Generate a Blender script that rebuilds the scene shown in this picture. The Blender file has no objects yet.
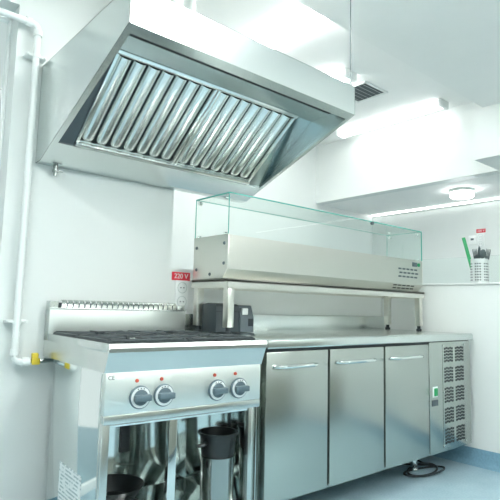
import bpy, bmesh, math, random
from mathutils import Vector, Matrix
random.seed(7)
sc = bpy.context.scene
col = sc.collection
PI = math.pi

# ------------------------------------------------------------------ materials
def new_mat(name):
    m = bpy.data.materials.new(name); m.use_nodes = True
    nt = m.node_tree; b = nt.nodes['Principled BSDF']
    return m, nt, b

def plain(name, c, rough=.5, metal=0., spec=.5, noise=0., nscale=20.):
    m, nt, b = new_mat(name)
    b.inputs['Base Color'].default_value = (*c, 1)
    b.inputs['Roughness'].default_value = rough
    b.inputs['Metallic'].default_value = metal
    b.inputs['Specular IOR Level'].default_value = spec
    if noise:
        tc = nt.nodes.new('ShaderNodeTexCoord'); n = nt.nodes.new('ShaderNodeTexNoise')
        n.inputs['Scale'].default_value = nscale; n.inputs['Detail'].default_value = 4
        nt.links.new(tc.outputs['Object'], n.inputs['Vector'])
        r = nt.nodes.new('ShaderNodeValToRGB')
        r.color_ramp.elements[0].position = .3; r.color_ramp.elements[1].position = .7
        r.color_ramp.elements[0].color = (*[k*(1-noise) for k in c], 1)
        r.color_ramp.elements[1].color = (*[min(1, k*(1+noise)) for k in c], 1)
        nt.links.new(n.outputs['Fac'], r.inputs['Fac']); nt.links.new(r.outputs['Color'], b.inputs['Base Color'])
    return m

def steel(name, c=(.62, .66, .65), rough=.25, brush=(1, 1, 1), wave=.0, wscale=2.5, rvar=.025):
    """brushed stainless steel: streaky roughness and a very slight panel waviness"""
    m, nt, b = new_mat(name)
    b.inputs['Base Color'].default_value = (*c, 1); b.inputs['Metallic'].default_value = 1
    tc = nt.nodes.new('ShaderNodeTexCoord'); mp = nt.nodes.new('ShaderNodeMapping')
    mp.inputs['Scale'].default_value = brush
    n = nt.nodes.new('ShaderNodeTexNoise'); n.inputs['Scale'].default_value = 60; n.inputs['Detail'].default_value = 3
    nt.links.new(tc.outputs['Object'], mp.inputs['Vector']); nt.links.new(mp.outputs['Vector'], n.inputs['Vector'])
    mr = nt.nodes.new('ShaderNodeMapRange')
    mr.inputs['To Min'].default_value = max(.02, rough-rvar); mr.inputs['To Max'].default_value = rough+rvar
    nt.links.new(n.outputs['Fac'], mr.inputs['Value']); nt.links.new(mr.outputs['Result'], b.inputs['Roughness'])
    if wave:
        n2 = nt.nodes.new('ShaderNodeTexNoise'); n2.inputs['Scale'].default_value = wscale; n2.inputs['Detail'].default_value = 1
        nt.links.new(tc.outputs['Object'], n2.inputs['Vector'])
        bp = nt.nodes.new('ShaderNodeBump'); bp.inputs['Strength'].default_value = wave; bp.inputs['Distance'].default_value = .05
        nt.links.new(n2.outputs['Fac'], bp.inputs['Height']); nt.links.new(bp.outputs['Normal'], b.inputs['Normal'])
    return m

def emit(name, c, s):
    m, nt, b = new_mat(name)
    b.inputs['Base Color'].default_value = (.9, .9, .9, 1)
    b.inputs['Emission Color'].default_value = (*c, 1); b.inputs['Emission Strength'].default_value = s
    return m

def glass(name, tint=(.965, .99, .982), gl=.05):
    m = bpy.data.materials.new(name); m.use_nodes = True
    nt = m.node_tree; nt.nodes.clear()
    out = nt.nodes.new('ShaderNodeOutputMaterial'); mx = nt.nodes.new('ShaderNodeMixShader')
    t = nt.nodes.new('ShaderNodeBsdfTransparent'); t.inputs['Color'].default_value = (*tint, 1)
    g = nt.nodes.new('ShaderNodeBsdfGlossy'); g.inputs['Roughness'].default_value = .01
    fr = nt.nodes.new('ShaderNodeFresnel'); fr.inputs['IOR'].default_value = 1.35
    ge = nt.nodes.new('ShaderNodeNewGeometry'); iv = nt.nodes.new('ShaderNodeMath'); iv.operation = 'SUBTRACT'; iv.inputs[0].default_value = 1
    nt.links.new(ge.outputs['Backfacing'], iv.inputs[1])
    mu = nt.nodes.new('ShaderNodeMath'); mu.operation = 'MULTIPLY'      # one reflection, at the outer face only
    nt.links.new(fr.outputs['Fac'], mu.inputs[0]); nt.links.new(iv.outputs[0], mu.inputs[1]); nt.links.new(mu.outputs[0], mx.inputs['Fac'])
    nt.links.new(t.outputs[0], mx.inputs[1]); nt.links.new(g.outputs[0], mx.inputs[2]); nt.links.new(mx.outputs[0], out.inputs['Surface'])
    return m

def floor_mat():
    m, nt, b = new_mat('blue_vinyl')
    tc = nt.nodes.new('ShaderNodeTexCoord')
    n = nt.nodes.new('ShaderNodeTexNoise'); n.inputs['Scale'].default_value = 90; n.inputs['Detail'].default_value = 5
    n2 = nt.nodes.new('ShaderNodeTexNoise'); n2.inputs['Scale'].default_value = 9; n2.inputs['Detail'].default_value = 4
    r = nt.nodes.new('ShaderNodeValToRGB')
    r.color_ramp.elements[0].position = .3; r.color_ramp.elements[1].position = .72
    r.color_ramp.elements[0].color = (.29, .45, .53, 1); r.color_ramp.elements[1].color = (.46, .60, .66, 1)
    ad = nt.nodes.new('ShaderNodeMath'); ad.operation = 'MULTIPLY_ADD'; ad.inputs[1].default_value = .35; 
    nt.links.new(tc.outputs['Object'], n.inputs['Vector']); nt.links.new(tc.outputs['Object'], n2.inputs['Vector'])
    s = nt.nodes.new('ShaderNodeMath'); s.operation = 'MULTIPLY'; s.inputs[1].default_value = .65
    nt.links.new(n.outputs['Fac'], s.inputs[0]); nt.links.new(n2.outputs['Fac'], ad.inputs[0]); nt.links.new(s.outputs[0], ad.inputs[2])
    nt.links.new(ad.outputs[0], r.inputs['Fac']); nt.links.new(r.outputs['Color'], b.inputs['Base Color'])
    b.inputs['Roughness'].default_value = .45
    return m

def print_mat(name, scale):
    """paper sheet with rows of tiny illegible print"""
    m, nt, b = new_mat(name)
    tc = nt.nodes.new('ShaderNodeTexCoord'); sx = nt.nodes.new('ShaderNodeSeparateXYZ')
    nt.links.new(tc.outputs['Object'], sx.inputs[0])
    w = nt.nodes.new('ShaderNodeMath'); w.operation = 'MULTIPLY'; w.inputs[1].default_value = scale
    f = nt.nodes.new('ShaderNodeMath'); f.operation = 'FRACT'
    g = nt.nodes.new('ShaderNodeMath'); g.operation = 'GREATER_THAN'; g.inputs[1].default_value = .55
    nt.links.new(sx.outputs['Z'], w.inputs[0]); nt.links.new(w.outputs[0], f.inputs[0]); nt.links.new(f.outputs[0], g.inputs[0])
    n = nt.nodes.new('ShaderNodeTexNoise'); n.inputs['Scale'].default_value = 45; nt.links.new(tc.outputs['Object'], n.inputs['Vector'])
    g2 = nt.nodes.new('ShaderNodeMath'); g2.operation = 'GREATER_THAN'; g2.inputs[1].default_value = .46
    nt.links.new(n.outputs['Fac'], g2.inputs[0])
    mu = nt.nodes.new('ShaderNodeMath'); mu.operation = 'MULTIPLY'; nt.links.new(g.outputs[0], mu.inputs[0]); nt.links.new(g2.outputs[0], mu.inputs[1])
    mx = nt.nodes.new('ShaderNodeMix'); mx.data_type = 'RGBA'
    mx.inputs[6].default_value = (.82, .86, .86, 1); mx.inputs[7].default_value = (.42, .5, .52, 1)
    nt.links.new(mu.outputs[0], mx.inputs[0]); nt.links.new(mx.outputs[2], b.inputs['Base Color'])
    b.inputs['Roughness'].default_value = .6
    return m

LC = (.99, 1.0, .98)                       # tube colour
M = dict(
    wall=plain('wall_paint', (.765, .805, .79), .45, noise=.012, nscale=3),
    ceil=plain('ceiling_paint', (.93, .94, .925), .7, noise=.01, nscale=4),
    floor=floor_mat(),
    base=plain('cove_vinyl', (.20, .37, .48), .45, noise=.12, nscale=70),
    wains=plain('rear_wall_paint', (.58, .62, .59), .5, noise=.05, nscale=4),
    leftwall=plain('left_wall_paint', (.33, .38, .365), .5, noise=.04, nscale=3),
    bulk=plain('bulkhead_paint', (.91, .92, .905), .7, noise=.01, nscale=4),
    beige=plain('beige_front', (.34, .335, .29), .5, noise=.04, nscale=3),
    black=plain('matt_black', (.012, .016, .018), .5),
    hood=steel('hood_steel', (.72, .76, .75), .27, (.3, 1, 8), .06, 2.2, .004),
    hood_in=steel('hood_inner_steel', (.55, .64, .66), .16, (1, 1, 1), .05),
    baffle=steel('baffle_steel', (.86, .89, .87), .2, (1, 1, 1), .0),
    dark=plain('shadow_gap_dark', (.02, .03, .032), .6),
    fridge=steel('fridge_steel', (.47, .505, .475), .27, (6, 1, .25), .0, 1.5, .004),
    top=steel('worktop_steel', (.70, .75, .73), .24, (.3, 3, 3), .02),
    range=steel('range_steel', (.64, .675, .655), .26, (.3, 3, 3), .03),
    panel=steel('control_panel_steel', (.80, .84, .81), .42, (.3, 3, 3), .0),
    panel2=steel('backsplash_steel', (.62, .66, .635), .42, (.3, 3, 3), .0),
    mirror=steel('polished_steel', (.76, .80, .79), .07, (1, 1, 1), .008, 1.5, .005),
    case=steel('case_steel', (.70, .70, .65), .30, (.3, 3, 3), .02),
    chrome=plain('chrome', (.8, .84, .83), .1, 1),
    iron=plain('cast_iron', (.055, .07, .075), .5, .2, noise=.2, nscale=60),
    knob=plain('knob_grey', (.10, .15, .175), .4),
    ring=plain('knob_ring_white', (.75, .8, .8), .4),
    red=plain('red_lens', (.62, .10, .06), .3),
    signred=plain('sign_red', (.72, .03, .06), .4),
    white=plain('white_plastic', (.84, .88, .87), .35),
    holder=plain('holder_metal', (.62, .67, .66), .35, .3),
    print=plain('white_print', (.9, .92, .92), .5),
    ink=plain('dark_ink', (.05, .07, .08), .5),
    pipe=plain('pipe_white', (.84, .88, .865), .3),
    yellow=plain('yellow_plastic', (.75, .58, .05), .4),
    pan=plain('pan_black', (.012, .016, .017), .32, spec=.6),
    pot=steel('pot_steel', (.35, .38, .37), .15, (1, 1, 1)),
    app=plain('appliance_charcoal', (.045, .06, .068), .45),
    app2=plain('appliance_grey', (.10, .13, .145), .4),
    green=plain('green_plastic', (.01, .30, .10), .35),
    grey=plain('grey_plastic', (.055, .085, .09), .4),
    rubber=plain('rubber_dark', (.02, .03, .035), .6),
    gl=glass('clear_glass'),
    gedge=plain('glass_edge_teal', (.10, .46, .38), .15),
    lamp=emit('lamp_diffuser', LC, 5.5),
    lamp3=emit('lamp_diffuser_soft', LC, 1.55),
    lamp2=emit('added_lamp_diffuser', LC, 11.5),
    disc=emit('disc_diffuser', LC, 4.),
    led=emit('led_strip', LC, 3.2),
    paper=print_mat('printed_paper', 70),
    caseback=plain('case_back_grey', (.55, .62, .60), .5),
)

# ------------------------------------------------------------------ mesh builder
class MB:
    def __init__(s): s.bm = bmesh.new(); s.mi = 0
    def _take(s, tmp):
        me = bpy.data.meshes.new('t'); tmp.to_mesh(me); tmp.free()
        n = len(s.bm.faces); s.bm.from_mesh(me); bpy.data.meshes.remove(me)
        s.bm.faces.ensure_lookup_table()
        for f in s.bm.faces[n:]: f.material_index = s.mi
        return s
    def box(s, x0, x1, y0, y1, z0, z1, bev=0., seg=2, mat=None):
        t = bmesh.new(); bmesh.ops.create_cube(t, size=1)
        for v in t.verts:
            v.co = Vector(((x0+x1)/2+v.co.x*(x1-x0), (y0+y1)/2+v.co.y*(y1-y0), (z0+z1)/2+v.co.z*(z1-z0)))
        if bev: bmesh.ops.bevel(t, geom=t.edges[:], offset=bev, segments=seg, profile=.5, affect='EDGES')
        if mat: bmesh.ops.transform(t, matrix=mat, verts=t.verts)
        return s._take(t)
    def prism(s, poly, axis, a0, a1, bev=0., seg=2, mat=None):
        t = bmesh.new(); mk = {'x': lambda p, a: (a, p[0], p[1]), 'y': lambda p, a: (p[0], a, p[1]), 'z': lambda p, a: (p[0], p[1], a)}[axis]
        A = [t.verts.new(mk(p, a0)) for p in poly]; B = [t.verts.new(mk(p, a1)) for p in poly]
        t.faces.new(A); t.faces.new(B[::-1]); n = len(poly)
        for i in range(n): t.faces.new((A[i], B[i], B[(i+1) % n], A[(i+1) % n]))
        bmesh.ops.recalc_face_normals(t, faces=t.faces[:])
        if bev: bmesh.ops.bevel(t, geom=t.edges[:], offset=bev, segments=seg, profile=.5, affect='EDGES')
        if mat: bmesh.ops.transform(t, matrix=mat, verts=t.verts)
        return s._take(t)
    def cyl(s, p0, p1, r, seg=20, r2=None, bev=0.):
        p0, p1 = Vector(p0), Vector(p1); d = p1-p0; t = bmesh.new()
        bmesh.ops.create_cone(t, cap_ends=True, segments=seg, radius1=r, radius2=r if r2 is None else r2, depth=d.length)
        if bev:
            bmesh.ops.bevel(t, geom=[e for e in t.edges if abs(e.verts[0].co.z-e.verts[1].co.z) < 1e-6], offset=bev, segments=2, profile=.5, affect='EDGES')
        bmesh.ops.transform(t, matrix=Matrix.Translation((p0+p1)/2) @ d.to_track_quat('Z', 'Y').to_matrix().to_4x4(), verts=t.verts)
        return s._take(t)
    def tube(s, pts, r, seg=10, closed=False):
        pts = [Vector(p) for p in pts]; t = bmesh.new(); rings = []; n = len(pts)
        up = Vector((0, 0, 1))
        for i, p in enumerate(pts):
            a = pts[(i-1) % n] if (closed or i) else pts[0]; b = pts[(i+1) % n] if (closed or i < n-1) else pts[-1]
            d = (b-a).normalized(); u = d.cross(up)
            if u.length < .05: u = d.cross(Vector((0, 1, 0)))
            u.normalize(); w = u.cross(d)
            rr = r[i] if isinstance(r, (list, tuple)) else r
            rings.append([t.verts.new(p+u*rr*math.cos(k*2*PI/seg)+w*rr*math.sin(k*2*PI/seg)) for k in range(seg)])
        for i in range(n if closed else n-1):
            A, B = rings[i], rings[(i+1) % n]
            for k in range(seg): t.faces.new((A[k], A[(k+1) % seg], B[(k+1) % seg], B[k]))
        if not closed: t.faces.new(rings[0]); t.faces.new(rings[-1][::-1])
        bmesh.ops.recalc_face_normals(t, faces=t.faces[:])
        return s._take(t)
    def lathe(s, prof, c=(0, 0, 0), seg=32, mat=None, closed=False):
        """prof: (r,z) list"""
        t = bmesh.new(); rows = []
        for r, z in prof:
            rows.append([t.verts.new((r*math.cos(k*2*PI/seg), r*math.sin(k*2*PI/seg), z)) for k in range(seg)] if r > 1e-6 else [t.verts.new((0, 0, z))])
        m = len(rows)
        for i in range(m if closed else m-1):
            A, B = rows[i], rows[(i+1) % m]
            for k in range(seg):
                a, b, c2, d = A[k % len(A)], A[(k+1) % len(A)], B[(k+1) % len(B)], B[k % len(B)]
                vs = []
                for v in (a, b, c2, d):
                    if v not in vs: vs.append(v)
                if len(vs) > 2:
                    try: t.faces.new(vs)
                    except ValueError: pass
        bmesh.ops.recalc_face_normals(t, faces=t.faces[:])
        T = Matrix.Translation(c) @ (mat or Matrix())
        bmesh.ops.transform(t, matrix=T, verts=t.verts)
        return s._take(t)
    def sphere(s, c, r, sx=1, sy=1, sz=1, seg=16):
        t = bmesh.new(); bmesh.ops.create_uvsphere(t, u_segments=seg, v_segments=seg//2, radius=r)
        bmesh.ops.transform(t, matrix=Matrix.Translation(c) @ Matrix.Diagonal((sx, sy, sz, 1)), verts=t.verts)
        return s._take(t)
    def quad(s, a, b, c, d):
        t = bmesh.new(); t.faces.new([t.verts.new(p) for p in (a, b, c, d)])
        return s._take(t)
    def xform(s, mat): bmesh.ops.transform(s.bm, matrix=mat, verts=s.bm.verts[:]); return s
    def build(s, name, mats, parent=None, smooth=35):
        me = bpy.data.meshes.new(name)
        if parent is not None and parent.name in OFF:
            bmesh.ops.translate(s.bm, vec=-OFF[parent.name], verts=s.bm.verts[:])
        s.bm.to_mesh(me); s.bm.free()
        for m in (mats if isinstance(mats, (list, tuple)) else [mats]): me.materials.append(m)
        me.polygons.foreach_set('use_smooth', [True]*len(me.polygons)); me.set_sharp_from_angle(angle=math.radians(smooth))
        o = bpy.data.objects.new(name, me); col.objects.link(o)
        if parent is not None:
            o.parent = parent
            if parent.name in OFF: OFF[o.name] = OFF[parent.name]
        return o
OFF = {}     # world position of each thing's Empty: part meshes are written in world coordinates and shifted by this

def tag(o, label=None, cat=None, group=None, kind=None):
    for k, v in (('label', label), ('category', cat), ('group', group), ('kind', kind)):
        if v: o[k] = v
    return o
def thing(name, loc, label, cat, group=None, rz=0.):
    o = bpy.data.objects.new(name, None); col.objects.link(o); o.location = loc; o.rotation_euler = (0, 0, rz)
    o.empty_display_size = .05
    OFF[o.name] = Vector(loc) if not rz else Vector((0, 0, 0))
    return tag(o, label, cat, group)
def copy_tree(o, parent=None):
    c = o.copy(); col.objects.link(c)
    if parent is not None: c.parent = parent
    for ch in list(o.children): copy_tree(ch, c)
    return c
def struct(name, mb, m, **k): return tag(mb.build(name, m, **k), kind='structure')
def single(name, mb, m, label, cat, group=None): return tag(mb.build(name, m), label, cat, group)
def text_mb(body, size, depth, mat, align='CENTER'):
    cu = bpy.data.curves.new('t', 'FONT'); cu.body = body; cu.size = size; cu.extrude = depth; cu.align_x = align; cu.align_y = 'CENTER'
    ob = bpy.data.objects.new('t', cu); col.objects.link(ob)
    me = ob.to_mesh(); mb = MB(); mb.bm.from_mesh(me); ob.to_mesh_clear()
    bpy.data.objects.remove(ob); bpy.data.curves.remove(cu)
    return mb.xform(mat)
FACE_Y = Matrix.Rotation(PI/2, 4, 'X')                      # text plane facing -Y
FACE_X = Matrix.Rotation(-PI/2, 4, 'Z') @ Matrix.Rotation(PI/2, 4, 'X')   # text plane facing -X

# ------------------------------------------------------------------ camera
cam = bpy.data.cameras.new('camera'); co = bpy.data.objects.new('camera', cam); col.objects.link(co)
yaw, pitch, roll = math.radians(40.5977), math.radians(6.3481), math.radians(1.40648)
co.matrix_world = (Matrix.Translation((-3.3732, -2.4172, .98217)) @ Matrix.Rotation(-yaw, 4, 'Z') @
                   Matrix.Rotation(PI/2+pitch, 4, 'X') @ Matrix.Rotation(roll, 4, 'Z'))
cam.sensor_fit = 'HORIZONTAL'; cam.sensor_width = 36; cam.lens = 36*520.36/500; cam.clip_start = .02
sc.camera = co

# ------------------------------------------------------------------ the room
XL, XR, YR, CZ, BZ = -4.7, .063, -4.6, 2.854, 2.599
SILL = 1.187
XB = -1.864                     # where the full-height wall ends and the half wall begins
XJ = -2.73                      # jamb of the opening at the left
HX, YC, ZH, FX, YE = 1.008, 1.557, 2.191, 2.079, -0.591      # header wall, far corner, soffit height, far wall, edge of the lower ceiling
YS, XS = -0.508, 0.574
struct('floor', MB().box(-5.2, 2.6, -4.8, 2.4, -.08, 0), M['floor'])
struct('wall_back', MB().box(XJ, XB, 0, .15, 0, CZ).box(XL-.1, XJ, 0, .15, 2.34, CZ).box(XB, XR+.001, 0, .12, 0, SILL).box(XL-.1, -3.25, 0, .15, 0, 2.34), M['wall'])
struct('wall_alcove', MB().box(XB, FX+.3, YC, YC+.12, 0, CZ).box(XB-.1, XB, .15, YC+.12, 0, CZ), M['wall'])
struct('wall_right', MB().box(XR, XR+.20, YR, .12, 0, SILL-.012).box(XR-.012, XR+.212, YR, .132, SILL-.012, SILL, .003), M['wall'])
struct('wall_header', MB().box(HX, HX+.12, YS, YC, ZH, CZ).box(XS, HX+.12, YR, YS-.006, ZH-.002, CZ), M['wall'])
struct('wall_serving', MB().box(FX, FX+.1, YR, YC, 0, CZ), M['wall'])
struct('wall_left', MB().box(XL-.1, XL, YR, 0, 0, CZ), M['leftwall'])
struct('wall_rear', MB().box(XL-.1, FX, YR-.1, YR, 1.25, CZ), M['wall'])
struct('trim_1', MB().box(XL-.1, FX, YR-.1, YR, 0, 1.25), M['wains'])
# base units opposite the counter, met only as reflections in the steel
b = MB().box(-2.6, 0, -3.30, -2.72, .10, .84); b.mi = 1
for q in range(5): b.box(-2.6+.52*q+.004, -2.6+.52*(q+1)-.004, -2.725, -2.70, .12, .83, .002)
struct('opposite_units', b, [M['black'], M['beige']])
struct('opposite_worktop', MB().box(-2.62, .02, -3.32, -2.68, .84, .90, .003), M['top'])
struct('ceiling', MB().box(XL-.1, FX+.3, YE, 2.4, CZ, CZ+.1), M['ceil'])
struct('ceiling_bulkhead', MB().box(XL-.1, HX, YR, YE, BZ, CZ+.1), M['bulk'])
struct('ceiling_soffit', MB().box(HX+.119, FX+.1, YR, YC, ZH, ZH+.07), M['ceil'])
# glazed opening at the left: daylight comes through it
struct('door_1', MB().box(-3.25, -3.20, .10, .14, 0, 2.34, .003).box(XJ-.012, XJ, .10, .14, 0, 2.34, .003).box(-3.25, XJ, .10, .14, 2.30, 2.34, .003).box(-3.25, XJ, .10, .14, 0, .06, .003), M['white'])
struct('window_1', MB().box(-3.21, XJ-.01, .118, .124, .05, 2.31), M['gl'])
struct('baseboard_right', MB().prism([(XR, 0), (XR-.035, 0), (XR-.016, .012), (XR-.006, .035), (XR-.004, .107), (XR, .107)], 'y', YR, -.05), M['base'])
struct('baseboard_back', MB().prism([(0, 0), (-.035, 0), (-.016, .012), (-.006, .035), (-.004, .107), (0, .107)], 'x', XJ, XR-.036), M['base'])

# ------------------------------------------------------------------ lamps
def tube_lamp(name, x, y0, y1, z, label, cat='lamp', group='fluorescent ceiling lamps', w=.134, m='lamp'):
    t = thing(name, (x, (y0+y1)/2, z), label, cat, group)
    MB().box(x-w*.3, x+w*.3, y0-.02, y1+.02, z-.014, z, .003).box(x-w/2-.004, x+w/2+.004, y0-.03, y0+.002, z-.066, z, .006).box(x-w/2-.004, x+w/2+.004, y1-.002, y1+.03, z-.066, z, .006).build('housing', M['white'], t)
    pr = [(x+w/2*math.cos(a), z-.022-.042*math.sin(a)**.6) for a in [PI*k/12 for k in range(13)]]+[(x-w/2, z-.014), (x+w/2, z-.014)]
    MB().prism(pr, 'y', y0, y1).build('diffuser', M[m], t)
    return t
tube_lamp('ceiling_lamp', -1.051, -0.541, 0.856, CZ, 'long lit fluorescent lamp on the ceiling right above the hood, nearest the lower ceiling')
tube_lamp('ceiling_lamp', -0.258, 0.078, 1.2, CZ, 'short visible end of a lit lamp behind the hood beside the support wire')
tube_lamp('ceiling_lamp', 0.794, -0.126, 1.009, CZ, 'long white lit fluorescent lamp over the right wall, beyond the air vent', m='lamp3')
for x, ya, yb in ((-1.95, -2.35, -.95), (-3.7, -2.35, -.95), (-3.4, -4.3, -2.9), (-1.6, -4.3, -2.9), (.2, -4.3, -2.9)):  # lamps added out of view to light the range and hood front
    tube_lamp('ceiling_lamp', x, ya, yb, BZ, 'added white fluorescent lamp on the lower ceiling, unseen behind the viewpoint', 'lamp', 'added fluorescent lamps on the lower ceiling', m='lamp2')

t = thing('disc_lamp', (1.476, 0.053, ZH), 'round white lit disc lamp on the low soffit over the serving side', 'lamp')
MB().lathe([(0, ZH), (.120, ZH), (.120, ZH-.019), (.112, ZH-.028), (0, ZH-.028)], (1.476, 0.053, 0)).build('base', M['caseback'], t)
MB().lathe([(0, ZH-.027), (.111, ZH-.027), (.111, ZH-.066), (.098, ZH-.078), (0, ZH-.080)], (1.476, 0.053, 0)).build('diffuser', M['disc'], t)
t = thing('light_strip', (FX-.02, -1.2, ZH), 'thin bright light strip where the soffit meets the far wall', 'light strip')
MB().box(FX-.022, FX, YR, YC-.01, ZH-.020, ZH).build('profile', M['caseback'], t)
MB().box(FX-.034, FX-.022, YR, YC-.01, ZH-.016, ZH).build('diffuser', M['led'], t)

t = thing('air_vent', (0.137, 0.244, CZ), 'square louvred air vent set in the white ceiling behind the hood', 'vent')
vx0, vx1, vy0, vy1 = -0.029, 0.29, 0.085, 0.41
MB().box(vx0, vx1, vy0, vy0+.022, CZ-.012, CZ, .003).box(vx0, vx1, vy1-.022, vy1, CZ-.012, CZ, .003).box(vx0, vx0+.022, vy0, vy1, CZ-.012, CZ, .003).box(vx1-.022, vx1, vy0, vy1, CZ-.012, CZ, .003).build('frame', M['white'], t)
MB().box(vx0+.02, vx1-.02, vy0+.02, vy1-.02, CZ-.003, CZ-.0005).build('duct_opening', M['app2'], t)
for k in range(6):
    y = vy0+.05+k*.045
    MB().box(-.5, .5, -.5, .5, -.5, .5, mat=Matrix.Translation(((vx0+vx1)/2, y, CZ-.009)) @ Matrix.Rotation(.6, 4, 'X') @ Matrix.Diagonal((vx1-vx0-.045, .02, .002, 1))).build('slat', M['white'], t)

# ------------------------------------------------------------------ exhaust hood
HX0, HX1, HF = -2.612, -1.391, -.871
hz_b, hz_f, hz_t = 1.618, 1.936, 2.079
A = math.atan2(hz_f-hz_b, -HF-.06); SL = math.hypot(hz_f-hz_b, -HF-.06)
def SP(x, s, d=0.):       # point on the sloped underside: s up the slope from the back, d into the hood
    return Vector((x, -.06-s*math.cos(A)+d*math.sin(A), hz_b+s*math.sin(A)+d*math.cos(A)))
hood = thing('exhaust_hood', (-2.0, -.43, hz_b), 'large stainless steel exhaust hood with sloped underside hung above the gas range', 'exhaust hood')
prof = [(-.003, hz_b), (-.06, hz_b), (HF, hz_f), (HF, hz_t), (-.003, hz_t)]
# shell of 2 mm sheet: two sides, front, top, back, bottom strip
b = MB()
b.prism(prof, 'x', HX0, HX0+.002).prism(prof, 'x', HX1-.002, HX1)
b.box(HX0, HX1, HF, HF+.002, hz_f, hz_t)
b.box(HX0, HX1, HF, -.003, hz_t-.002, hz_t)
b.box(HX0, HX1, -.005, -.003, hz_b, hz_t)
b.box(HX0, HX1, -.06, -.003, hz_b, hz_b+.002)
b.build('canopy', M['hood'], hood)
# rim on the slope
ox0, ox1, s0, s1 = HX0+.024, HX1-.020, .150, .830
def slab(mb, x0, x1, sa, sb, d0, d1):
    t = bmesh.new(); v = [t.verts.new(SP(x, s, d)) for x in (x0, x1) for s in (sa, sb) for d in (d0, d1)]
    for f in ((0, 1, 3, 2), (4, 6, 7, 5), (0, 4, 5, 1), (2, 3, 7, 6), (0, 2, 6, 4), (1, 5, 7, 3)): t.faces.new([v[i] for i in f])
    bmesh.ops.recalc_face_normals(t, faces=t.faces[:]); return mb._take(t)
b = MB(); slab(b, HX0, HX1, 0, s0, 0, .002); slab(b, HX0, HX1, s1, SL, 0, .002); slab(b, HX0, ox0, s0, s1, 0, .002); slab(b, ox1, HX1, s0, s1, 0, .002)
slab(b, ox0, ox1, s1-.002, s1, 0, .014); slab(b, ox0, ox1, s0, s0+.002, 0, .02); slab(b, ox1-.002, ox1, s0, s1, 0, .016); slab(b, ox0, ox0+.002, s0, s1, 0, .016)
b.build('rim', M['hood'], hood)
# inner: dark plenum, front deck, side blanks, filter frame
FB = Vector((0, -.215, 1.690)); FT = Vector((0, -.585, 1.975))      # filter bottom / top line
fd = (FT-FB).normalized(); fl = (FT-FB).length; fn = Vector((0, fd.z, -fd.y)); fn = fn if fn.z < 0 else -fn
def FP(x, s, h=0.): p = FB+fd*s+fn*h; return Vector((x, p.y, p.z))
def fslab(mb, x0, x1, sa, sb, h0, h1, bev=0):
    t = bmesh.new(); v = [t.verts.new(FP(x, s, h)) for x in (x0, x1) for s in (sa, sb) for h in (h0, h1)]
    for f in ((0, 1, 3, 2), (4, 6, 7, 5), (0, 4, 5, 1), (2, 3, 7, 6), (0, 2, 6, 4), (1, 5, 7, 3)): t.faces.new([v[i] for i in f])
    bmesh.ops.recalc_face_normals(t, faces=t.faces[:])
    if bev: bmesh.ops.bevel(t, geom=t.edges[:], offset=bev, segments=2, profile=.5, affect='EDGES')
    return mb._take(t)
fx0, fx1 = -2.515, -1.505
b = MB()
b.box(HX0+.003, HX1-.003, HF+.004, FT.y, FT.z, FT.z+.003)                       # deck between filters and front
b.box(HX0+.003, HX1-.003, HF+.003, HF+.006, hz_f, FT.z)
fslab(b, fx1+.002, HX1-.003, -.03, fl, -.006, -.003)                            # blank panel beside the filters
b.build('inner_panel', M['hood_in'], hood)
MB().box(HX0+.05, HX1-.03, HF+.008, -.728, FT.z-.004, FT.z).build('rim_gap_shade', M['dark'], hood)  # dark strip on the deck stands in for the shaded gap behind the rim
b = MB(); fslab(b, HX0+.003, fx0-.002, -.04, fl, -.006, -.003); b.build('filler_panel', M['app2'], hood)
b = MB(); fslab(b, fx0, fx1, fl-.008, fl+.012, 0, .012, .002); fslab(b, fx0, fx1, -.012, .006, 0, .012, .002)
b.build('filter_rail', M['baffle'], hood)
b = MB(); fslab(b, fx0, fx1, -.07, -.02, -.012, -.010); b.build('grease_gutter', M['hood_in'], hood)
def baffle_filter(x0, x1):
    b = MB(); fslab(b, x0, x1, 0, fl, -.030, -.026)                             # back of the filter
    n = 7; p = (x1-x0-.03)/n
    f = b.build('grease_filter', M['dark'], hood)
    fr = MB(); fslab(fr, x0, x0+.014, 0, fl, -.028, .004, .002); fslab(fr, x1-.014, x1, 0, fl, -.028, .004, .002); fslab(fr, x0, x1, 0, .010, -.028, -.004, .002); fslab(fr, x0, x1, fl-.010, fl, -.028, -.004, .002)
    fr.build('filter_frame', M['baffle'], f)
    for k in range(n):
        xc = x0+.015+p*(k+.5); w = p*.43; bm = bmesh.new(); rows = []
        NS = 10
        ss = [.012, .014, .02, .03]+[.03+(fl-.05)*i/6 for i in range(1, 7)]
        sc_ = [.35, .62, .88, 1.]+[1.]*6
        for s_, q in zip(ss, sc_):
            rows.append([bm.verts.new(FP(xc+w*q*math.cos(PI*i/NS), s_, -.024+(.026*q)*math.sin(PI*i/NS)**.8)) for i in range(NS+1)])
        for r0, r1 in zip(rows, rows[1:]):
            for i in range(NS): bm.faces.new((r0[i], r0[i+1], r1[i+1], r1[i]))
        bm.faces.new(rows[0])
        bmesh.ops.recalc_face_normals(bm, faces=bm.faces[:])
        q = MB(); q._take(bm); q.build('baffle', M['baffle'], f)
mid = (fx0+fx1)/2
baffle_filter(fx0, mid-.002); baffle_filter(mid+.002, fx1)
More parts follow.
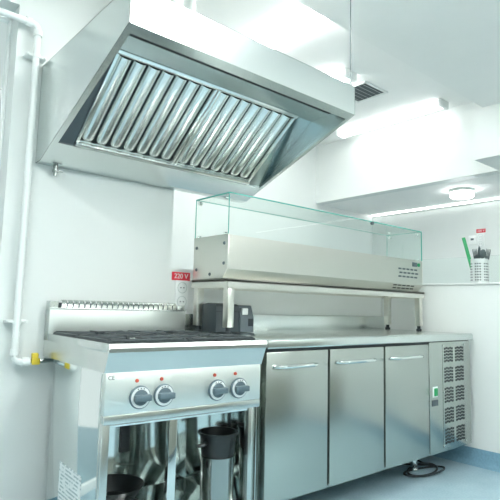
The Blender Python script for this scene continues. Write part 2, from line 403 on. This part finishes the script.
# drain valve under the back rim, exhaust duct
MB().cyl((-2.53, -.035, hz_b), (-2.53, -.035, hz_b-.022), .010).cyl((-2.53, -.035, hz_b-.022), (-2.53, -.035, hz_b-.034), .013).cyl((-2.53, -.035, hz_b-.034), (-2.53, -.035, hz_b-.050), .008).box(-2.535, -2.50, -.05, -.042, hz_b-.032, hz_b-.026, .001).build('drain_valve', M['pot'], hood)
dx, dy, dr = -2.16, -.36, .125
MB().lathe([(dr, hz_t), (dr, CZ), (dr+.03, CZ), (dr+.03, CZ-.012), (dr+.006, CZ-.012), (dr+.006, hz_t+.02), (dr+.02, hz_t+.02), (dr+.02, hz_t)], (dx, dy, 0), 40, closed=True).build('exhaust_duct', M['hood'], hood)
# support wire at the front right corner
t = thing('support_wire', (-1.405, -.86, hz_t), 'thin steel wire from the ceiling to the front right corner of the hood', 'wire')
MB().tube([(-1.405, -.853, hz_t+.05), (-1.405, -.853, BZ)], .0022, 6).build('cable', M['grey'], t)
MB().tube([(-1.405+.008*math.cos(a), -.853, hz_t+.014+.012*math.sin(a)) for a in [2*PI*k/16 for k in range(16)]], .002, 6, True).cyl((-1.405, -.853, hz_t+.024), (-1.405, -.853, hz_t+.055), .005, 10).build('hook', M['chrome'], t)

# ------------------------------------------------------------------ refrigerated counter
FZ, FB_, FF = .85, .145, -.726      # worktop height, door bottom, front plane
fr = thing('refrigerated_counter', (-.92, -.37, 0), 'long stainless steel refrigerated counter with three doors and a grille at its right end', 'refrigerator')
CX0 = -1.820
MB().box(CX0, .0, -.69, -.04, FB_, .802, .003).build('cabinet', M['fridge'], fr)
# worktop: slab with rounded nose and back upstand
MB().prism([(-.705, .806), (-.738, .806), (-.742, .812), (-.742, .843), (-.735, .850), (-.05, .850), (-.05, .806)], 'x', CX0, .022, .0015).build('worktop', M['top'], fr)
MB().box(CX0, .022, -.05, -.012, .806, .943, .003).build('upstand', M['top'], fr)
def door(x0, x1):
    d = MB().box(x0, x1, -.731, -.694, FB_+.004, .792, .004).build('door', M['fridge'], fr)
    MB().box(x0+.008, x1-.008, -.694, -.688, FB_+.012, .784).build('gasket', M['rubber'], d)
    h0, h1, z = x0+.045, x1-.095, .728
    pts = [(h0, -.731, z), (h0+.004, -.748, z), (h0+.018, -.760, z), (h0+.05, -.763, z), (h1-.05, -.763, z), (h1-.018, -.760, z), (h1-.004, -.748, z), (h1, -.731, z)]
    h = MB().tube(pts, .0075, 10).build('handle', M['chrome'], d)
    MB().box(h0+.03, h1-.03, -.764, -.741, z-.009, z-.004, .002).build('grip', M['top'], h)
DX = [(-1.817, -1.413), (-1.398, -.958), (-.943, -.507)]
for a in DX: door(*a)
MB().box(CX0, .0, -.722, -.69, .793, .806).build('top_rail', M['rubber'], fr)  # rail coloured dark to carry the shade above the doors
for x in (-1.4055, -.9505, -.5035): MB().box(x-.008, x+.008, -.712, -.69, FB_+.004, .795).build('door_gap_shade', M['rubber'], fr)  # dark strips stand in for the shade in the door gaps
# machine compartment
mp = MB().box(-.500, .0, -.731, -.694, FB_+.004, .803, .003).build('machine_panel', M['fridge'], fr)
b = MB().box(-.350, -.072, -.7335, -.731, .17, .790, .001); b.mi = 1
for c_ in range(2):
    for r_ in range(5):
        bx0 = -.335+c_*.135; bz0 = .190+r_*.122
        for i in range(5):
            for j in range(5):
                x = bx0+i*.022; z = bz0+j*.019+(.004 if i % 2 else 0)
                b.box(x, x+.0185, -.7342, -.7333, z, z+.0130)
g = b.build('grille', [M['fridge'], M['dark']], mp)
for x, z in ((-.343, .78), (-.08, .78), (-.343, .18), (-.08, .18), (-.343, .5), (-.08, .5)): MB().cyl((x, -.7335, z), (x, -.737, z), .005, 10).build('screw', M['chrome'], g)
sw = MB().box(-.470, -.415, -.735, -.731, .478, .540, .002).build('switch', M['white'], mp)
MB().box(-.461, -.424, -.742, -.735, .486, .532, .004).build('rocker', M['green'], sw)
MB().box(-.478, -.412, -.735, -.731, .427, .462, .002).build('thermostat', M['ink'], mp)
for x, y in ((-1.75, -.60), (-.38, -.545), (-1.75, -.12), (-.30, -.12)):
    f = MB().cyl((x, y, .012), (x, y, FB_), .022, 16).build('foot', M['chrome'], fr)
    MB().cyl((x, y, 0), (x, y, .014), .028, 16, bev=.003).build('foot_pad', M['chrome'], f)
# coiled lead under the counter
random.seed(3)
pts = []
for k in range(64):
    a = k/63*4*PI; pts.append((-.36+.16*math.cos(a)+.03*math.sin(a*.5), -.60+.07*math.sin(a)+.02*math.cos(a*.5), .006+.006*(math.sin(a*1.5)+1)))
pts = [(-.12, -.30, .10), (-.13, -.36, .03), (-.16, -.42, .006), (-.2, -.5, .006)]+pts+[(-.34, -.42, .006), (-.36, -.25, .006)]
single('power_cable', MB().tube(pts, .006, 8), M['rubber'], 'black electric cable coiled on the blue floor under the counter', 'cable')

# ------------------------------------------------------------------ overshelf on the counter
SX0, SX1, SY0, SY1 = -1.797, -.012, -.414, -.105
sh = thing('raised_shelf', (-.9, -.26, FZ), 'stainless steel raised shelf on four square legs standing on the counter', 'shelf')
b = MB().box(SX0, SX1, SY0, SY1, 1.108, 1.122, .002)
b.box(SX0, SX1, SY0, SY0+.002, 1.079, 1.12).box(SX0, SX1, SY1-.002, SY1, 1.079, 1.12).box(SX0, SX0+.002, SY0, SY1, 1.079, 1.12).box(SX1-.002, SX1, SY0, SY1, 1.079, 1.12)
b.build('shelf_top', M['case'], sh)
for lx in (SX0+.012, SX1-.057):
    for ly in (SY0+.006, SY1-.046):
        l = MB().box(lx, lx+.040, ly, ly+.040, .884, 1.108, .003).build('leg', M['case'], sh)
        MB().cyl((lx+.02, ly+.02, .862), (lx+.02, ly+.02, .886), .012, 14).cyl((lx+.02, ly+.02, .850), (lx+.02, ly+.02, .864), .019, 16, bev=.002).build('foot', M['rubber'], l)

# ------------------------------------------------------------------ refrigerated display case
KX0, KX1, KY0, KY1 = -1.800, -.036, -.414, -.122
KB, KT, KG = 1.123, 1.342, 1.556
dc = thing('display_case', (-.9, -.27, KB), 'refrigerated topping display case with glass cover standing on the raised shelf', 'display case')
kp = [(-.375, 1.128), (KY0, 1.172), (KY0, KT), (KY0+.03, KT), (KY0+.03, 1.24), (KY1-.02, 1.24), (KY1-.02, KT), (KY1, KT), (KY1, 1.128)]
body = MB().prism(kp, 'x', KX0+.012, KX1-.004).build('body', M['case'], dc)
for k in range(4):
    f = MB().cyl((-1.7+.5*k, -.26, KB), (-1.7+.5*k, -.26, 1.129), .02, 12)
    f.build('foot', M['rubber'], dc)
kq = [(-.375, 1.126), (KY0-.001, 1.171), (KY0-.001, KT+.003), (KY1+.001, KT+.003), (KY1+.001, 1.126)]
for x0, x1 in ((KX0, KX0+.012), (KX1-.004, KX1)):
    e = MB().prism(kq, 'x', x0, x1, .001).build('end_plate', M['case'], dc)
    if x0 == KX0:
        for y, z in ((-.385, 1.30), (-.385, 1.20), (-.27, 1.148), (-.150, 1.175), (-.148, 1.29)):
            MB().cyl((x0, y, z), (x0-.004, y, z), .009, 14, .007).build('screw', M['app2'], e)
# food wells under the cover
for k in range(7):
    x0 = KX0+.05+k*.205
    p = MB(); p.box(x0, x0+.195, -.375, -.155, 1.322, 1.330, .002).box(x0+.012, x0+.183, -.362, -.168, 1.245, 1.330, .01)
    p.build('lid_pan', M['case'], dc)
# panel with vents and controller at the right of the front
b = MB()
for r_ in range(3):
    for i in range(5):
        x = -.335+i*.048+(.012 if r_ % 2 else 0); z = 1.215+r_*.026
        b.box(x, x+.036, KY0-.0015, KY0+.0, z, z+.011, .0006)
b.build('front_vent', M['app2'], dc)
b = MB()
for r_ in range(2):
    for i in range(5):
        x = -.36+i*.052+(.014 if r_ else 0); y = -.404+r_*.016; z = 1.172-(y-KY0)*1.128
        b.box(-.5, .5, -.5, .5, -.5, .5, mat=Matrix.Translation((x, y-.0006, z-.0006)) @ Matrix.Rotation(-math.atan(1.128), 4, 'X') @ Matrix.Diagonal((.038, .009, .002, 1)))
b.build('lower_vent', M['dark'], dc)
ct = MB().box(-.168, -.105, KY0-.003, KY0, 1.296, 1.326, .001).build('controller', M['app2'], dc)
MB().cyl((-.088, KY0, 1.311), (-.088, KY0-.006, 1.311), .013, 16).build('switch', M['green'], dc)
def pane(x0, x1, y0, y1, z0, z1):
    """thin glass sheet: clear faces, teal cut edges"""
    b = MB().box(x0, x1, y0, y1, z0, z1); d = [x1-x0, y1-y0, z1-z0]; ax = d.index(min(d))
    for f in b.bm.faces: f.material_index = 0 if abs(f.normal[ax]) > .5 else 1
    return b
G = 0.006
GM = [M['gl'], M['gedge']]
pane(KX0+.002, KX1-.002, KY0, KY0+G, KT, KG-G).build('front_glass', GM, dc)
pane(KX0+.002, KX1-.002, KY0, KY1, KG-G, KG).build('top_glass', GM, dc)
pane(KX0+.002, KX0+.002+G, KY0+G, KY1, KT, KG-G).build('side_glass', GM, dc)
pane(KX1-.002-G, KX1-.002, KY0+G, KY1, KT, KG-G).build('side_glass', GM, dc)
for x in (KX0+.009, KX1-.009):
    for y in (KY0+.035, KY1-.03):
        for z in (KT+.006, KG-.025):
            MB().cyl((x-.009, y, z), (x+.009, y, z), .009, 14).build('clip', M['chrome'], dc)
MB().cyl((-.62, KY0-.004, KG-.012), (-.62, KY0+.012, KG-.012), .011, 14).build('bracket', M['app2'], dc)

# ------------------------------------------------------------------ black appliance behind the range
ap = thing('label_printer', (-1.64, -.22, FZ), 'charcoal countertop device with a grey control head, behind the shelf leg', 'printer')
MB().prism([(-.275, .852), (-.275, .985), (-.262, .998), (-.20, 1.004), (-.15, .998), (-.15, .852)], 'x', -1.755, -1.60, .006).build('body', M['app'], ap)
MB().box(-1.752, -1.603, -.278, -.270, .958, .962).build('lid_seam', M['rubber'], ap)
MB().prism([(-.285, .852), (-.285, .93), (-.262, .995), (-.18, .995), (-.18, .852)], 'x', -1.598, -1.505, .006).build('control_head', M['app2'], ap)
MB().box(-1.585, -1.545, -.283, -.268, .945, .980, .004).build('label_slot', M['white'], ap)
MB().box(-1.545, -1.512, -.289, -.284, .885, .925, .001).build('screen', M['rubber'], ap)
tag(ap.children[4], 'white strip of labels')

# ------------------------------------------------------------------ gas range (local coordinates, turned slightly)
RX, RY, RR = -2.1905, -.3975, -.045
gr = thing('gas_range', (RX, RY, 0), 'stainless steel four burner gas range on an open base, left of the counter', 'stove', None, RR)
W, Dp = .3505, .3655
ZT, ZB, ZP = .847, .745, .569
# cooktop slab with slanted rounded nose
MB().prism([(Dp, ZB), (-Dp+.040, ZB), (-Dp+.008, .822), (-Dp, .832), (-Dp+.001, .818), (-Dp+.010, ZT), (-Dp+.02, ZT), (-Dp+.024, ZT-.030), (Dp, ZT-.030)], 'x', -W, W).build('cooktop', M['range'], gr)
for x in (-W, W-.012): MB().box(x, x+.012, -Dp+.02, Dp, ZT-.032, ZT, .002).build('cooktop_edge', M['range'], gr)
# backsplash with louvred flue on top
bs = MB().box(-W, W, Dp-.055, Dp, ZT-.032, .958, .002).build('backsplash', M['panel2'], gr)
MB().box(-W+.012, W-.012, Dp-.070, Dp-.055, ZT-.031, ZT, .002).build('rear_edge', M['range'], gr)
MB().box(-W, W, Dp-.058, Dp, .955, .962, .001).box(-W, -W+.005, Dp-.05, Dp, .955, .992).box(W-.045, W, Dp-.045, Dp, .955, .985, .002).box(-W+.005, -W+.045, Dp-.030, Dp-.02, .96, .99).build('flue_frame', M['range'], bs)
MB().box(-W+.04, W-.045, Dp-.012, Dp-.004, .96, .985).build('flue_back', M['app2'], bs)
n = 22
for k in range(n):
    x = -W+.052+k*(2*W-.10)/n
    b = MB(); bm = bmesh.new(); rows = []
    for i in range(7):
        a = PI/2*i/6*1.15
        y = Dp-.048+.034*(1-math.cos(a)); z = .958+.040*math.sin(a)
        rows.append([bm.verts.new((x+dx_+.010*math.sin(a), y, z)) for dx_ in (0, .0215)])
    for r0, r1 in zip(rows, rows[1:]): bm.faces.new((r0[0], r0[1], r1[1], r1[0]))
    bmesh.ops.recalc_face_normals(bm, faces=bm.faces[:])
    bmesh.ops.solidify(bm, geom=bm.faces[:], thickness=.0015)
    b._take(bm); b.build('louver', M['fridge'], bs)
# control panel
PY = -Dp+.038
cp = MB().box(-W+.006, W-.006, PY, PY+.03, ZP+.032, ZB, .002).build('control_panel', M['panel'], gr)
MB().box(-W+.006, W-.006, PY-.001, PY+.03, ZP, ZP+.032, .003).build('panel_skirt', M['range'], gr)
def to_local(px, pz, y=PY):
    return px, pz
def knob(x, z):
    k = MB().cyl((x, PY, z), (x, PY-.012, z), .041, 36, bev=.003).build('knob', M['knob'], cp)
    ringm = Matrix.Translation((x, PY-.012, z)) @ Matrix.Rotation(PI/2, 4, 'X')
    MB().lathe([(.027, 0), (.037, 0), (.037, .0016), (.027, .0016)], (0, 0, 0), 40, ringm, True).build('knob_ring', M['ring'], k)
    MB().cyl((x, PY-.012, z), (x, PY-.018, z), .028, 30, bev=.002).box(x-.031, x+.033, PY-.038, PY-.016, z-.011, z+.011, .004).build('pointer', M['knob'], k)
    for a in (1.2, 1.57, 1.95):
        MB().cyl((x+.032*math.cos(a), PY-.0135, z+.032*math.sin(a)), (x+.032*math.cos(a), PY-.0145, z+.032*math.sin(a)), .0025, 8).build('tick_mark', M['ink'], k)
def pilot(x, z):
    MB().cyl((x, PY, z), (x, PY-.005, z), .007, 14, .006).build('indicator_light', M['red'], cp)
KX = [-.215, -.119, .120, .228]
for x in KX: knob(x, .655)
for x in [-.227, -.128, .109, .211]: pilot(x, .7135)
text_mb('CE', .020, .0004, Matrix.Translation((-W+.026, PY-.0008, .728)) @ FACE_Y).build('marking', M['ink'], cp)
MB().box(-W+.046, -W+.075, PY-.0008, PY, .722, .733).build('marking_label', M['print'], cp)
# base: side panels, legs, back, shelf, centre post
BB = Dp-.13
sp = MB().box(-W+.010, -W+.014, PY+.012, BB, .10, ZB, .001).build('side_panel', M['mirror'], gr)
MB().box(W-.014, W-.010, PY+.012, BB, .10, ZB, .001).build('side_panel', M['mirror'], gr)
MB().box(-W+.010, W-.010, BB-.004, BB, .10, ZB).build('back_panel', M['mirror'], gr)
MB().box(-W+.012, W-.012, PY+.014, BB, .115, .135, .002).build('bottom_shelf', M['mirror'], gr)
for x0, x1 in ((-W+.006, -W+.034), (W-.058, W-.036)):
    l = MB().box(x0, x1, PY+.008, PY+.036, .10, ZP+.004, .002).build('front_post', M['range'], gr)
    MB().cyl(((x0+x1)/2, PY+.03, 0), ((x0+x1)/2, PY+.03, .10), .02, 16).build('foot', M['chrome'], l)
MB().box(W-.030, W-.010, PY+.030, PY+.045, .10, ZP, .002).build('side_edge', M['range'], gr)
for x in (-W+.03, W-.04):
    MB().cyl((x, BB-.03, 0), (x, BB-.03, .10), .02, 16).build('foot', M['chrome'], gr)
MB().box(-.075, -.040, PY+.02, PY+.045, .13, ZP, .003).build('center_post', M['mirror'], gr)
MB().box(-W+.03, W-.03, PY+.012, PY+.03, ZP-.012, ZP+.004, .002).build('top_bar', M['chrome'], gr)
b = MB().box(-.022, .024, BB-.012, BB-.004, .31, ZB-.02, .001)
b.build('rear_bracket', M['app'], gr)
# printed sheet stuck on the left side panel
lab = MB().box(-W+.0085, -W+.0099, -.145, .085, .13, .355).build('instruction_sheet', M['paper'], sp)
tag(lab, 'white printed sheet stuck on the side panel')
# burners and grates
for i, bx in enumerate((-.17, .17)):
    for by in (-.155, .145):
        bn = MB().lathe([(0, .818), (.062, .818), (.062, .825), (.05, .829), (.04, .835), (0, .835)], (bx, by, 0), 32).build('burner', M['iron'], gr)
        MB().lathe([(0, .835), (.034, .835), (.034, .841), (.028, .844), (0, .844)], (bx, by, 0), 28).build('burner_cap', M['iron'], bn)
        b = MB(); gz = .858; hw, hd = .158, .135
        for s in (-1, 1):
            b.box(bx-hw, bx+hw, by+s*hd-.006, by+s*hd+.006, gz-.011, gz, .003).box(bx+s*hw-.007, bx+s*hw+.007, by-hd, by+hd, gz-.011, gz, .003)
            b.box(bx+s*.035-(.0 if s > 0 else hw-.035), bx+s*.035+(hw-.035 if s > 0 else 0), by-.006, by+.006, gz-.014, gz+.004, .003)
            b.box(bx-.006, bx+.006, by+s*.035-(0 if s > 0 else hd-.035), by+s*.035+(hd-.035 if s > 0 else 0), gz-.014, gz+.004, .003)
            for q in (-1, 1):
                b.box(bx+s*hw-.009, bx+s*hw+.009, by+q*hd-.009, by+q*hd+.009, ZT-.030, gz-.004, .003)
                b.box(-.5, .5, -.5, .5, -.5, .5, mat=Matrix.Translation((bx+s*.105, by+q*.095, gz-.006)) @ Matrix.Rotation(s*q*.74, 4, 'Z') @ Matrix.Diagonal((.13, .011, .016, 1)))
        b.build('pan_support', M['iron'], gr)

# pans standing inside the open base (world coordinates)
def rloc(x, y, z):
    c, s = math.cos(RR), math.sin(RR); return Vector((RX+x*c-y*s, RY+x*s+y*c, z))
p = rloc(-.203, -.10, .1355)
single('sauce_pot', MB().lathe([(0, p.z+.001), (.098, p.z+.001), (.10, p.z+.006), (.10, p.z+.100), (.104, p.z+.101), (.097, p.z+.101), (.095, p.z+.01), (0, p.z+.01)], (p.x, p.y, 0), 40), M['pot'], 'low dark steel pot under the frying pan in the range base', 'pot')
z = p.z+.1025
t = thing('frying_pan', (p.x, p.y, z), 'black frying pan with a pale knobbed handle on the left of the range base', 'pan')
MB().lathe([(0, z), (.085, z), (.123, z+.055), (.127, z+.055), (.088, z-.0), (0, z-.001)], (p.x, p.y, 0), 40).build('bowl', M['pan'], t)
MB().tube([(p.x+.01, p.y-.095, z+.030), (p.x+.02, p.y-.13, z+.030), (p.x+.045, p.y-.175, z+.018)], .010, 10).build('handle', M['pan'], t)
MB().sphere((p.x+.049, p.y-.182, z+.016), .014).build('handle_end', M['white'], t)

p = rloc(.225, -.20, .1355)
t = thing('stock_pot', p, 'tall narrow steel pot at the right inside the range base', 'pot')
MB().lathe([(0, p.z+.001), (.066, p.z+.001), (.070, p.z+.006), (.070, p.z+.225), (.073, p.z+.227), (.067, p.z+.227), (.066, p.z+.01), (0, p.z+.01)], (p.x, p.y, 0), 44).build('body', M['pot'], t)
z = p.z+.228
t = thing('deep_pan', (p.x, p.y, z), 'black deep pan resting on the tall pot at the right in the range base', 'pan')
MB().lathe([(0, z), (.066, z), (.070, z+.006), (.078, z+.085), (.086, z+.087), (.086, z+.096), (.076, z+.096), (.066, z+.012), (0, z+.010)], (p.x, p.y, 0), 44).build('bowl', M['pan'], t)
MB().tube([(p.x-.076, p.y-.02, z+.060), (p.x-.10, p.y-.035, z+.060), (p.x-.125, p.y-.03, z+.058)], .008, 8).build('handle', M['pan'], t)

# ------------------------------------------------------------------ gas pipe on the left wall
PX, PYY, r = -2.655, -.045, .0145
t = thing('gas_pipe', (PX, PYY, .75), 'white gas pipe running down the wall left of the hood, with an elbow at top', 'pipe')
HZ, LZ = 2.252, .727
pts = [(-4.6, PYY, HZ), (PX-.03, PYY, HZ)]+[(PX-.03+.03*math.sin(a), PYY, HZ-.03+.03*math.cos(a)) for a in [PI/2*k/6 for k in range(1, 7)]]+[(PX, PYY, LZ+.03)]+[(PX+.03-.03*math.cos(a), PYY, LZ+.03-.03*math.sin(a)) for a in [PI/2*k/6 for k in range(1, 7)]]+[(-2.59, PYY, LZ)]
MB().tube(pts, r, 16).build('tube', M['pipe'], t)
for p0, p1 in (((PX-.055, HZ), (PX-.03, HZ)), ((PX, HZ-.055), (PX, HZ-.03)), ((PX, LZ+.03), (PX, LZ+.055)), ((PX+.03, LZ), (PX+.06, LZ))):
    MB().cyl((p0[0], PYY, p0[1]), (p1[0], PYY, p1[1]), r+.005, 18).build('elbow_collar', M['pipe'], t)
for z in (2.10, .90):
    MB().box(PX-.045, PX+.045, PYY-.008, 0, z-.006, z+.006, .002).cyl((PX, PYY, z-.009), (PX, PYY, z+.009), r+.004, 18).cyl((PX+.036, PYY-.008, z), (PX+.036, PYY-.016, z), .006, 8).cyl((PX-.036, PYY-.008, z), (PX-.036, PYY-.016, z), .006, 8).build('clamp', M['pipe'], t)
MB().cyl((-2.595, PYY, LZ), (-2.52, PYY, LZ), .011, 14).cyl((-2.578, PYY, LZ), (-2.553, PYY, LZ), .015, 6).build('valve_body', M['chrome'], t)
MB().box(-2.582, -2.555, PYY-.014, PYY+.014, LZ+.006, LZ+.036, .006).box(-2.586, -2.551, PYY-.022, PYY-.012, LZ-.014, LZ+.014, .004).build('valve_handle', M['yellow'], t)
MB().cyl((-2.52, PYY, LZ), (-2.40, PYY, LZ), .009, 12).build('connector', M['chrome'], t)

# ------------------------------------------------------------------ sockets and signs
def outlet(x, y, z, fx, label, k=1.):
    F = Matrix.Translation((x, y, z)) @ (Matrix.Rotation(-PI/2, 4, 'Z') if fx else Matrix()) @ Matrix.Diagonal((k, k, k, 1))     # local: plate in XZ, facing -Y
    t = thing('wall_socket', (x, y, z), label, 'socket')
    MB().box(-.041, .041, -.010, 0, -.078, .078, .004).xform(F).build('plate', M['white'], t)
    for dz in (.038, -.038):
        o = MB().lathe([(.0275, 0), (.0305, 0), (.0305, .002), (.0275, .002)], (0, 0, 0), 28, Matrix.Translation((0, -.010, dz)) @ Matrix.Rotation(PI/2, 4, 'X'), True).xform(F).build('socket_ring', M['caseback'], t)
        MB().lathe([(0, 0), (.0270, 0), (.0265, .0008), (0, .0006)], (0, 0, 0), 28, Matrix.Translation((0, -.010, dz)) @ Matrix.Rotation(PI/2, 4, 'X')).xform(F).build('socket_well', M['white'], o)
        for hx in (-.0095, .0095):
            MB().cyl((hx, -.0105, dz), (hx, -.0125, dz), .0034, 10).xform(F).build('pin_hole', M['ink'], o)
    return t
def voltage_sign(x, y, z, w, h, fx, label):
    F = Matrix.Translation((x, y, z)) @ (Matrix.Rotation(-PI/2, 4, 'Z') if fx else Matrix())
    t = thing('voltage_sign', (x, y, z), label, 'sign')
    MB().box(-w/2, w/2, -.002, 0, -h/2, h/2).xform(F).build('plate', M['signred'], t)
    text_mb('220 V', h*.82, .0006, F @ Matrix.Translation((0, -.0026, 0)) @ FACE_Y).build('lettering', M['print'], t)
outlet(-1.792, 0, 1.045, False, 'white double wall socket under the red sign, behind the range')
voltage_sign(-1.797, 0, 1.145, .118, .046, False, 'red 220 V sign on the wall just above the double socket behind the range')
outlet(FX, 0.161, 1.757, True, 'white double wall socket on the far wall behind the cutlery holder')
voltage_sign(FX, 0.157, 1.862, .100, .040, True, 'small red 220 V sign on the far wall above the cutlery holder')
t = thing('wall_switch', (FX, 0.25, 1.77), 'small white wall switch left of the far double socket', 'switch')
MB().box(FX-.010, FX, 0.25-.042, 0.25+.042, 1.77-.048, 1.77+.048, .003).build('plate', M['white'], t)
MB().box(FX-.014, FX-.009, 0.25-.016, 0.25+.016, 1.77-.004, 1.77+.018, .001).build('rocker', M['app2'], t)

# ------------------------------------------------------------------ glass screen and cutlery on the half wall
single('glass_screen', pane(XR+.175, XR+.185, -2.6, -.10, SILL, 1.385), GM, 'low clear glass screen with teal edge standing along the right half wall', 'glass screen')
hx, hy, hr, hh = XR+.090, -.735, .057, .165
t = thing('cutlery_holder', (hx, hy, SILL), 'perforated white metal cylinder holding utensils on the right half wall', 'cutlery holder')
b = MB().lathe([(0, SILL+.001), (hr-.003, SILL+.001), (hr, SILL+.004), (hr, SILL+hh), (hr+.002, SILL+hh+.002), (hr-.002, SILL+hh+.002), (hr-.002, SILL+.006), (0, SILL+.006)], (hx, hy, 0), 40)
b.mi = 1
for r_ in range(7):
    for k in range(24):
        if k % 4 == 3: continue
        a = 2*PI*k/24
        b.box(-.5, .5, -.5, .5, -.5, .5, mat=Matrix.Translation((hx+hr*math.cos(a), hy+hr*math.sin(a), SILL+.022+r_*.0185)) @ Matrix.Rotation(a, 4, 'Z') @ Matrix.Diagonal((.0012, .0095, .0075, 1)))
b.build('cylinder', [M['holder'], M['ink']], t)
# utensils: each stands in the holder; local: handle up from the origin along +Z
def put(o, x, y, tilt_x, tilt_y, rz):
    o.location = (hx+x, hy+y, SILL+.028); o.rotation_euler = (tilt_x, tilt_y, rz)
def fork_mb():
    b = MB().tube([(0, 0, 0), (0, 0, .14)], .0055, 8).box(-.015, .015, -.003, .003, .14, .165, .001)
    for k in range(4): b.tube([(-.0115+k*.0077, 0, .163), (-.0125+k*.0083, .002, .19), (-.0125+k*.0083, .006, .215)], [.0036, .0034, .002], 6)
    return b
def spoon_mb():
    return MB().tube([(0, 0, 0), (0, 0, .15)], .0055, 8).sphere((0, 0, .175), .024, .85, .25, 1.4)
def knife_mb():
    return MB().tube([(0, 0, 0), (0, 0, .15)], .006, 8).prism([(-.010, .145), (-.012, .20), (-.004, .238), (.006, .215), (.009, .15)], 'y', -.0015, .0015)
o = single('serving_spatula', MB().box(-.012, .012, -.005, .005, 0, .300, .004).box(-.010, .010, -.007, .007, .03, .16, .003), M['green'], 'green plastic utensil handle leaning out to the left of the cutlery holder', 'utensil'); put(o, -.01, .028, 0, 0, 0); o.rotation_euler = (0, -.24, -PI/2+.75)
o = single('fork', fork_mb(), M['grey'], 'grey fork on the right edge of the cutlery holder', 'fork'); put(o, -.0, -.02, .17, .03, -PI/2+.75)
o.rotation_euler = (0, .22, -PI/2+.75)
o = single('knife', knife_mb(), M['grey'], 'grey table knife standing upright in the middle of the cutlery holder', 'knife'); put(o, 0, 0, 0, 0, -PI/2+.75); o.rotation_euler = (0, .02, -PI/2+.75)
o = single('spoon', spoon_mb(), M['grey'], 'grey spoon standing between knife and fork in the cutlery holder', 'spoon'); put(o, -.02, -.01, 0, 0, 0); o.rotation_euler = (.05, .12, -PI/2+.75)
o = single('fork', fork_mb(), M['grey'], 'grey fork leaning between green utensil and knife in the cutlery holder', 'fork'); put(o, .014, .008, 0, 0, 0); o.rotation_euler = (0, -.13, -PI/2+.75)

# ------------------------------------------------------------------ small yellow notice in the side room
# ------------------------------------------------------------------ world and colour
w = bpy.data.worlds.new('world'); sc.world = w; w.use_nodes = True
w.node_tree.nodes['Background'].inputs['Color'].default_value = (.93, 1, 1, 1)
w.node_tree.nodes['Background'].inputs['Strength'].default_value = .30
sc.view_settings.view_transform = 'Standard'; sc.view_settings.look = 'None'
sc.view_settings.exposure = 1.74; sc.view_settings.gamma = 1.0; sc.view_settings.use_curve_mapping = False

sc.cycles.max_bounces = 16; sc.cycles.glossy_bounces = 12; sc.cycles.transparent_max_bounces = 16
